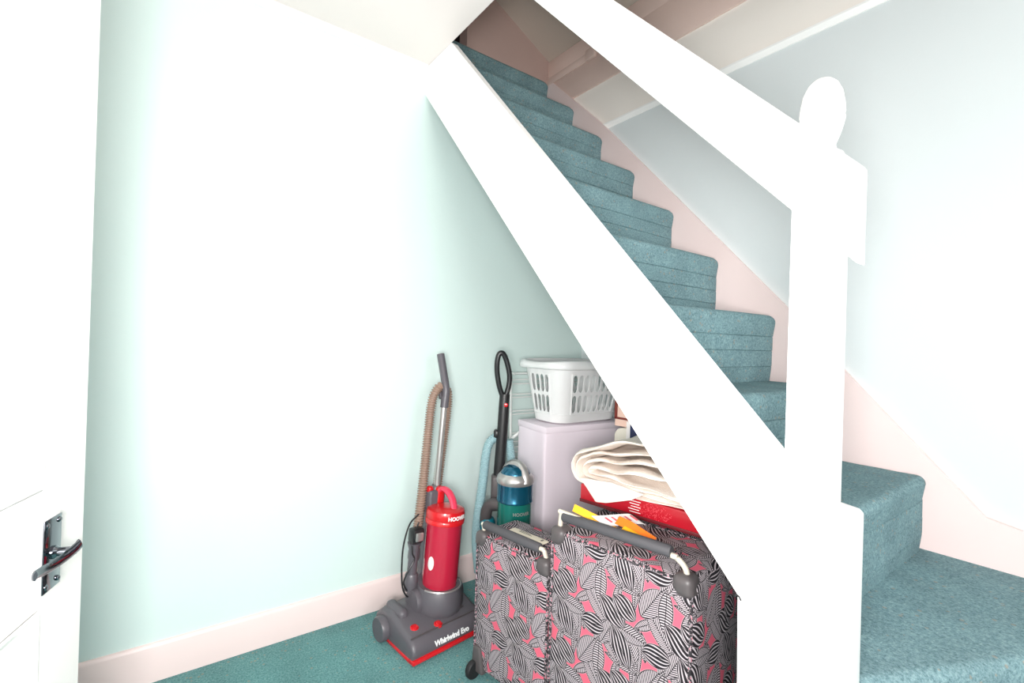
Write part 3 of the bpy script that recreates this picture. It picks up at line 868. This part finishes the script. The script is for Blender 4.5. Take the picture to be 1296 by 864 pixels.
pa = catmull([(CX+.036, CY-.060, .556), (CX+.034, CY-.046, .592), (CX+.018, CY-.018, .619), (CX-.012, CY+.016, .622), (CX-.038, CY+.042, .600), (CX-.046, CY+.052, .575)], 8)
tobj('canister_handle', sweep(pa, .011, 12, sec=(.75, 1.5)), M_silver)
t = text_bm('HOOVER', .017, .0005, .0005)
for v in t.verts:
    a = R(-68) + v.co.x/.068; rr = .0694+v.co.z; v.co = Vector((CX+rr*math.cos(a), CY+rr*math.sin(a),   .440+v.co.y))
tobj('lettering', t, M_silver, smooth=False)
# post and loop handle
PX, PY = -.035, .042
pa = [Vector((PX-.010, PY, .50)), Vector((PX-.006, PY, .60)), Vector((PX, PY, .72)), Vector((PX+.004, PY, .83)), Vector((PX+.006, PY, .885))]
post = tobj('handle_post', sweep(catmull(pa, 6), lambda i, t: .024-.002*t, 14, sec=(.8, 1)), M_black)
lp = [(PX+.004, PY, .868), (PX+.017, PY, .900), (PX+.024, PY-.002, .945), (PX+.020, PY-.006, .985), (PX+.006, PY-.012, 1.032), (PX-.008, PY-.018, 1.056), (PX-.023, PY-.020, 1.052), (PX-.030, PY-.018, 1.020), (PX-.029, PY-.012, .975), (PX-.020, PY-.006, .925), (PX-.008, PY-.001, .888)]
tobj('loop_grip', sweep(catmull(lp, 5, True), .0112, 12, True), M_black, post)
bm = lathe([(.0085, 0), (.0085, .002), (.006, .003), (0, .003)], 16, frame((PX+.012, PY-.021, .842), (1, 0, 0), (0, 0, 1)))
o = tobj('badge', bm, M_vred, post); o['label'] = 'small red round badge'
bm = new(); add_box(bm, PX-.040, PX+.022, PY-.030, PY+.030, .40, .548, .012, 3); tobj('post_socket', bm, M_socket)
# hose with elbow and clip
pa = [(PX+.012, PY+.030, .690), (PX-.022, PY+.022, .700), (PX-.052, PY+.012, .676), (PX-.066, PY+.004, .62), (PX-.076, PY, .50), (PX-.092, PY-.004, .36), (PX-.094, PY-.004, .26), (PX-.080, PY-.002, .14)]
tobj('hose', ribbed(pa, .0200, .0075, .12, 14), M_tealhose)
bm = new(); add_box(bm, PX-.036, PX-.010, PY-.012, PY+.03, .700, .735, .010, 3); tobj('hose_clip', bm, M_black)
pa = [(PX+.030, PY+.020, .69), (PX+.042, PY+.020, .60), (PX+.046, PY+.02, .48), (PX+.046, PY+.02, .40)]
tobj('hose', ribbed(pa, .0190, .0075, .12, 12), M_tealhose)
pa = catmull([(PX-.058, -.005, .36), (PX-.054, -.014, .415), (PX-.035, -.026, .445), (-.04, -.040, .450), (-.02, CY+.01, .445)], 6)
tobj('elbow_duct', sweep(pa, .0235, 16), M_socket)
tobj('motor_cap', lathe([(.030, .28), (.032, .30), (.031, .325), (.032, .33), (.031, .37), (.024, .385)], 22, T(PX-.048, -.012, 0)), M_tealbody)

# ------------------------------------------------------------------ hamper, basket
hz_ = .752
ham = thing('laundry_hamper', 'tall pale lilac cloth box hamper with the white basket on top', 'hamper', (1.305, 1.502, 0), R(-6))
bm = new(); add_box(bm, 0, .46, 0, .222, .004, hz_-.012)
bevel(bm, .008, 2)
bmesh.ops.subdivide_edges(bm, edges=[e for e in bm.edges if e.calc_length() > .12], cuts=9, use_grid_fill=True)
for v in bm.verts:
    c = v.co
    f = math.sin(PI*min(1, max(0, c.z/hz_)))
    if c.y < .004: c.y += .004*math.sin(c.x*14+c.z*10)*f + .003*f
    if c.x < .004: c.x += .003*math.sin(c.y*24+c.z*9)*f
obj('body', bm, M_hamper, ham, angle=60)
bm = new(); add_box(bm, -.003, .463, -.003, .225, hz_-.030, hz_, .006, 2)
obj('lid', bm, M_hamper, ham)

bask = thing('laundry_basket', 'white slotted plastic laundry basket standing on the lilac hamper', 'basket', (1.560, 1.595, hz_+.001), R(0))
BH = .278
def rrect(s, z):
    """point on the rounded rectangle of the basket wall: s in 0..1 round, z in 0..1 up"""
    a = .188 + .047*z; b = .098 + .045*z; r = .066 + .014*z
    segs = [(2*(a-r)), PI/2*r, 2*(b-r), PI/2*r]*2
    L = sum(segs); d = (s % 1)*L
    # start at the left end of the near long side
    x, y = -(a-r), -b
    px = [((-(a-r), -b), (1, 0)), None, ((a, -(b-r)), (0, 1)), None, (((a-r), b), (-1, 0)), None, ((-a, (b-r)), (0, -1)), None]
    cen = [None, ((a-r), -(b-r), -90), None, ((a-r), (b-r), 0), None, (-(a-r), (b-r), 90), None, (-(a-r), -(b-r), 180)]
    for k in range(8):
        if d <= segs[k] or k == 7:
            if px[k]:
                return Vector((px[k][0][0]+px[k][1][0]*d, px[k][0][1]+px[k][1][1]*d, z*BH))
            cx, cy, a0 = cen[k]; an = R(a0) + d/r
            return Vector((cx+r*math.cos(an), cy+r*math.sin(an), z*BH))
        d -= segs[k]
def sfrac(k, f, z=.5):
    a = .188 + .047*z; b = .098 + .045*z; r = .066 + .014*z
    segs = [(2*(a-r)), PI/2*r, 2*(b-r), PI/2*r]*2
    L = sum(segs); return (sum(segs[:k]) + f*segs[k])/L
bm = new()
def quadgrid(s0, s1, z0, z1, ns):
    for i in range(ns):
        a, b = s0+(s1-s0)*i/ns, s0+(s1-s0)*(i+1)/ns
        bm.faces.new([bm.verts.new(rrect(s, z)) for s, z in ((a, z0), (b, z0), (b, z1), (a, z1))])
def slotcell(s0, s1, z0, z1, fs=.38, fz=.40, n=20):
    cs, cz = (s0+s1)/2, (z0+z1)/2
    hs, hz2 = (s1-s0)/2, (z1-z0)/2
    inner, outer = [], []
    ws, hh = hs*2*fs, hz2*.86
    rz = min(hh*.5, .10)
    for k in range(n):
        an = 2*PI*(k+.5)/n
        c, s_ = math.cos(an), math.sin(an)
        ix = ws*c; iz = (hh-rz)*(1 if s_ > 0 else -1) + rz*s_
        inner.append(bm.verts.new(rrect(cs+ix, cz+iz)))
        m_ = max(abs(c), abs(s_)); outer.append(bm.verts.new(rrect(cs+hs*c/m_, cz+hz2*s_/m_)))
    for k in range(n):
        bm.faces.new((outer[k], outer[(k+1) % n], inner[(k+1) % n], inner[k]))
    # square corners of the cell
    for cx, cy in ((1, 1), (-1, 1), (-1, -1), (1, -1)):
        k = int(((math.atan2(cy, cx)/(2*PI)) % 1)*n)
        p = bm.verts.new(rrect(cs+hs*cx, cz+hz2*cy))
        kk = min(range(n), key=lambda q: abs(((2*PI*(q+1)/n) - (math.atan2(cy, cx) % (2*PI)) + PI) % (2*PI) - PI))
        bm.faces.new((outer[kk], p, outer[(kk+1) % n]))
quadgrid(0, 1, 0.03, .16, 64); quadgrid(0, 1, .80, .92, 64)
regions = [(0, 0.0, 1.0, 8), (2, -.10, 1.10, 4), (4, 0.0, 1.0, 8), (6, -.10, 1.10, 4)]
spans = []
for k, f0, f1, n in regions:
    s0, s1 = sfrac(k, f0), sfrac(k, f1); spans.append((s0, s1))
    for i in range(n):
        a, b = s0+(s1-s0)*i/n, s0+(s1-s0)*(i+1)/n
        slotcell(a, b, .16, .48); slotcell(a, b, .48, .80)
for i in range(4):
    s0 = spans[i][1]; s1 = spans[(i+1) % 4][0] + (1 if i == 3 else 0)
    quadgrid(s0, s1, .16, .80, 8)
base = [bm.verts.new(rrect(k/64, .03)*1.0 + Vector((0, 0, 0))) for k in range(64)]
floor_ = []
for k in range(64):
    p = rrect(k/64, 0.0); p.x *= .93; p.y *= .90; p.z = 0.002; floor_.append(bm.verts.new(p))
for k in range(64): bm.faces.new((floor_[k], floor_[(k+1) % 64], base[(k+1) % 64], base[k]))
bm.faces.new(floor_[::-1])
bmesh.ops.remove_doubles(bm, verts=bm.verts, dist=.0004)
bm.normal_update()
bmesh.ops.solidify(bm, geom=bm.faces[:], thickness=.0028)
obj('slotted_wall', bm, M_basket, bask, angle=35)
bm = new()
sec = [(-.004, .86), (.016, .865), (.022, .875), (.024, .90), (.020, .985), (.012, 1.005), (.0, 1.01), (-.006, 1.0), (-.004, .93)]
rows = []
for k in range(80):
    s = k/80; p = rrect(s, 1.0); q = Vector((p.x, p.y, 0)).normalized()
    wave = -.010*max(0, math.cos(2*PI*(s-sfrac(2, .5))))**6 - .010*max(0, math.cos(2*PI*(s-sfrac(6, .5))))**6
    rows.append([bm.verts.new((p.x+q.x*o_, p.y+q.y*o_, z*BH + (wave if z > .9 else 0))) for o_, z in sec])
for k in range(80):
    a, b = rows[k], rows[(k+1) % 80]
    for j in range(len(sec)): bm.faces.new((a[j], a[(j+1) % len(sec)], b[(j+1) % len(sec)], b[j]))
obj('rim', bm, M_basket, bask, angle=50)
obj('band_line', sweep([rrect(k/80, .155) + (Vector((rrect(k/80, .155).x, rrect(k/80, .155).y, 0)).normalized()*.0012) for k in range(80)], .0016, 6, True), M_basket, bask)

# ------------------------------------------------------------------ folded airer against the wall
air = thing('clothes_airer', 'white wire clothes airer folded flat against the mint wall', 'clothes airer', (1.345, 1.795, 0), 0)
for dx in (0, .46):
    obj('frame_tube', sweep([(dx, -.02, .0), (dx, .0, .5), (dx, .020, .955)], .0065, 10), M_wire, air)
obj('frame_tube', sweep([(0, -.004, .955), (0, .020, .955), (.46, .020, .955)], .0065, 10), M_wire, air)
for z in (.925, .905, .855, .840, .775, .760, .67, .655, .63, .605, .58, .555, .53, .505, .48, .455, .43, .405, .38, .33, .28, .23, .18, .12):
    obj('rail', sweep([(0, -.018+.04*z, z), (.46, -.018+.04*z, z)], .0032, 8), M_wire, air)
obj('arm', sweep([(-.022, -.030, .655), (.03, -.045, .695), (.20, -.045, .705)], .008, 10), M_wire, air)

# ------------------------------------------------------------------ things beside the hamper
pan = thing('plastic_panel', 'cream plastic panel with rounded top corner and navy label, behind the folded towel', 'panel', (1.48, 1.285, 0), R(-84))
r_ = .035; w_, h_ = .40, .775
pts = [(0, 0), (w_, 0)] + [(w_-r_+r_*math.cos(R(a)), h_-r_+r_*math.sin(R(a))) for a in (0, 22, 45, 68, 90)] + [(r_+r_*math.cos(R(a)), h_-r_+r_*math.sin(R(a))) for a in (90, 112, 135, 158, 180)]
obj('body', prism(pts, 'y', 0, .085, .006, 2), M_creamp, pan, angle=50)
for x in (.048, .078):
    obj('slot', box(x-.0028, x+.0028, -.0015, .004, h_-.066, h_-.050, .001), M_ink, pan)
lb = obj('label_plate', box(.060, .18, -.004, .001, h_-.088, h_+.03, .0008), M_paper, pan, smooth=False)
lb['label'] = 'white label with navy field'
obj('navy_field', box(.078, .178, -.0050, -.0035, h_-.083, h_+.028), M_navy, lb, smooth=False)
for k, (a, ln) in enumerate(((.0, .018), (-.028, .045))):
    obj('print_line', box(.088, .088+ln, -.0056, -.0045, h_-.040+a, h_-.031+a, .001), M_paper, lb, smooth=False)

bx = thing('card_box', 'peach card box with red brown edging beside the laundry basket', 'box', (1.500, 1.303, h_+.001), R(-84))
obj('body', box(0, .22, .004, .075, .0, .17, .002), M_peach, bx)
t = new()
for a in ((0, .011, .028, .17), (.209, .22, .028, .17), (0, .22, .028, .037), (0, .22, .158, .17)):
    add_box(t, a[0]-.001, a[1]+.001, .001, .076, a[2], a[3], .001)
obj('edging', t, M_brown, bx)

# red box on the large suitcase
red = thing('cardboard_box', 'shallow crimson cardboard box lying on the larger suitcase under the towel', 'box', (1.150, .905, .5905), R(-80))
obj('body', box(-.20, .21, 0, .27, .004, .058, .002), M_redcard, red)
obj('lid_edge', box(-.202, .212, -.002, .272, .0, .010, .001), M_redcard_d, red)
for k in range(6):
    pl_ = obj('print_line', box(-.025+.004*(k % 3), .015-.004*(k % 2), -.0012, .001, .048-.0080*k, .0500-.0080*k), M_paper, red, smooth=False) if k < 5 else None
bm = new()
for k in range(170):
    a = random.uniform(0, 2*PI); rr = .045*math.sqrt(random.random()); x = .055+rr*1.25*math.cos(a); z = .032+rr*.52*math.sin(a)
    if .012 < z < .055: add_box(bm, x-.0007, x+.0007, -.0008, .0005, z-.0007, z+.0007)
o = obj('speckle_print', bm, M_tagred, red, smooth=False); o['kind'] = 'stuff'

# folded towel on it
tow = thing('folded_towel', 'folded ivory towel heaped on the crimson box', 'towel', (1.138, .907, .6492), R(-80))
def fold(k, seed):
    """one U fold of towelling: under, round the nose at the left, back over the top; k counts inwards"""
    rnd = random.Random(seed); ph = [rnd.uniform(0, 6) for _ in range(8)]
    th = .0115; n_in = .0135*k
    zb = .006 + n_in*.95; zt0 = .098 - n_in*1.05; rise = .085 - .021*k
    xn = -.222 + n_in*.9
    path = []
    for i in range(14):
        u = i/13; path.append((.205-(.205-xn-.03)*u, zb))
    zm = (zb+zt0)/2; rr = (zt0-zb)/2
    for i in range(1, 9):
        a = -PI/2 - PI*i/9; path.append((xn+.03+rr*.95*math.cos(a), zm+rr*math.sin(a)))
    for i in range(16):
        u = i/15; path.append((xn+.03+(.205-xn-.03)*u, zt0 + rise*(1-(1-min(1, u*1.15))**2) + .003*math.sin(u*13+ph[4])))
    bm = new(); V = 20; grid = []
    y0 = -.004 + rnd.uniform(-.010, .006); y1 = .26
    P = [Vector((p[0], 0, p[1])) for p in path]
    for i, p in enumerate(P):
        d = (P[min(i+1, len(P)-1)]-P[max(0, i-1)]).normalized(); n = Vector((-d.z, 0, d.x))
        row_o, row_i = [], []
        for j in range(V+1):
            v = j/V
            wv = .0035*math.sin(v*9+ph[0]+p.x*10) + .0025*math.sin(v*17+ph[1]+p.x*22) + .002*math.sin(p.x*45+ph[5])
            if p.z < .02: wv *= .1
            y = y0 + (y1-y0)*v + .010*math.sin(p.x*16+ph[2])*(1-v) + .005*math.sin(p.x*37+ph[3])*(1-v)
            e = th*.5*math.sqrt(max(.02, 1-(2*abs(v-.5))**14))
            c = Vector((p.x, y, p.z)) + n*wv
            row_o.append(bm.verts.new(c+n*e)); row_i.append(bm.verts.new(c-n*e))
        grid.append(row_o + row_i[::-1])
    m = len(grid[0])
    for a, b in zip(grid[:-1], grid[1:]):
        for q in range(m): bm.faces.new((a[q], a[(q+1) % m], b[(q+1) % m], b[q]))
    bm.faces.new(grid[0]); bm.faces.new(grid[-1][::-1])
    return bm
for k in range(4):
    obj('fold_layer', fold(k, 11+k), M_towel, tow, angle=70)
obj('hanging_flap', prism([(-.175, .030), (-.150, .008), (-.112, -.032), (-.075, -.026), (.01, .004), (.05, .030), (-.06, .040)], 'y', -.030, -.019, .0035, 2), M_towel, tow)
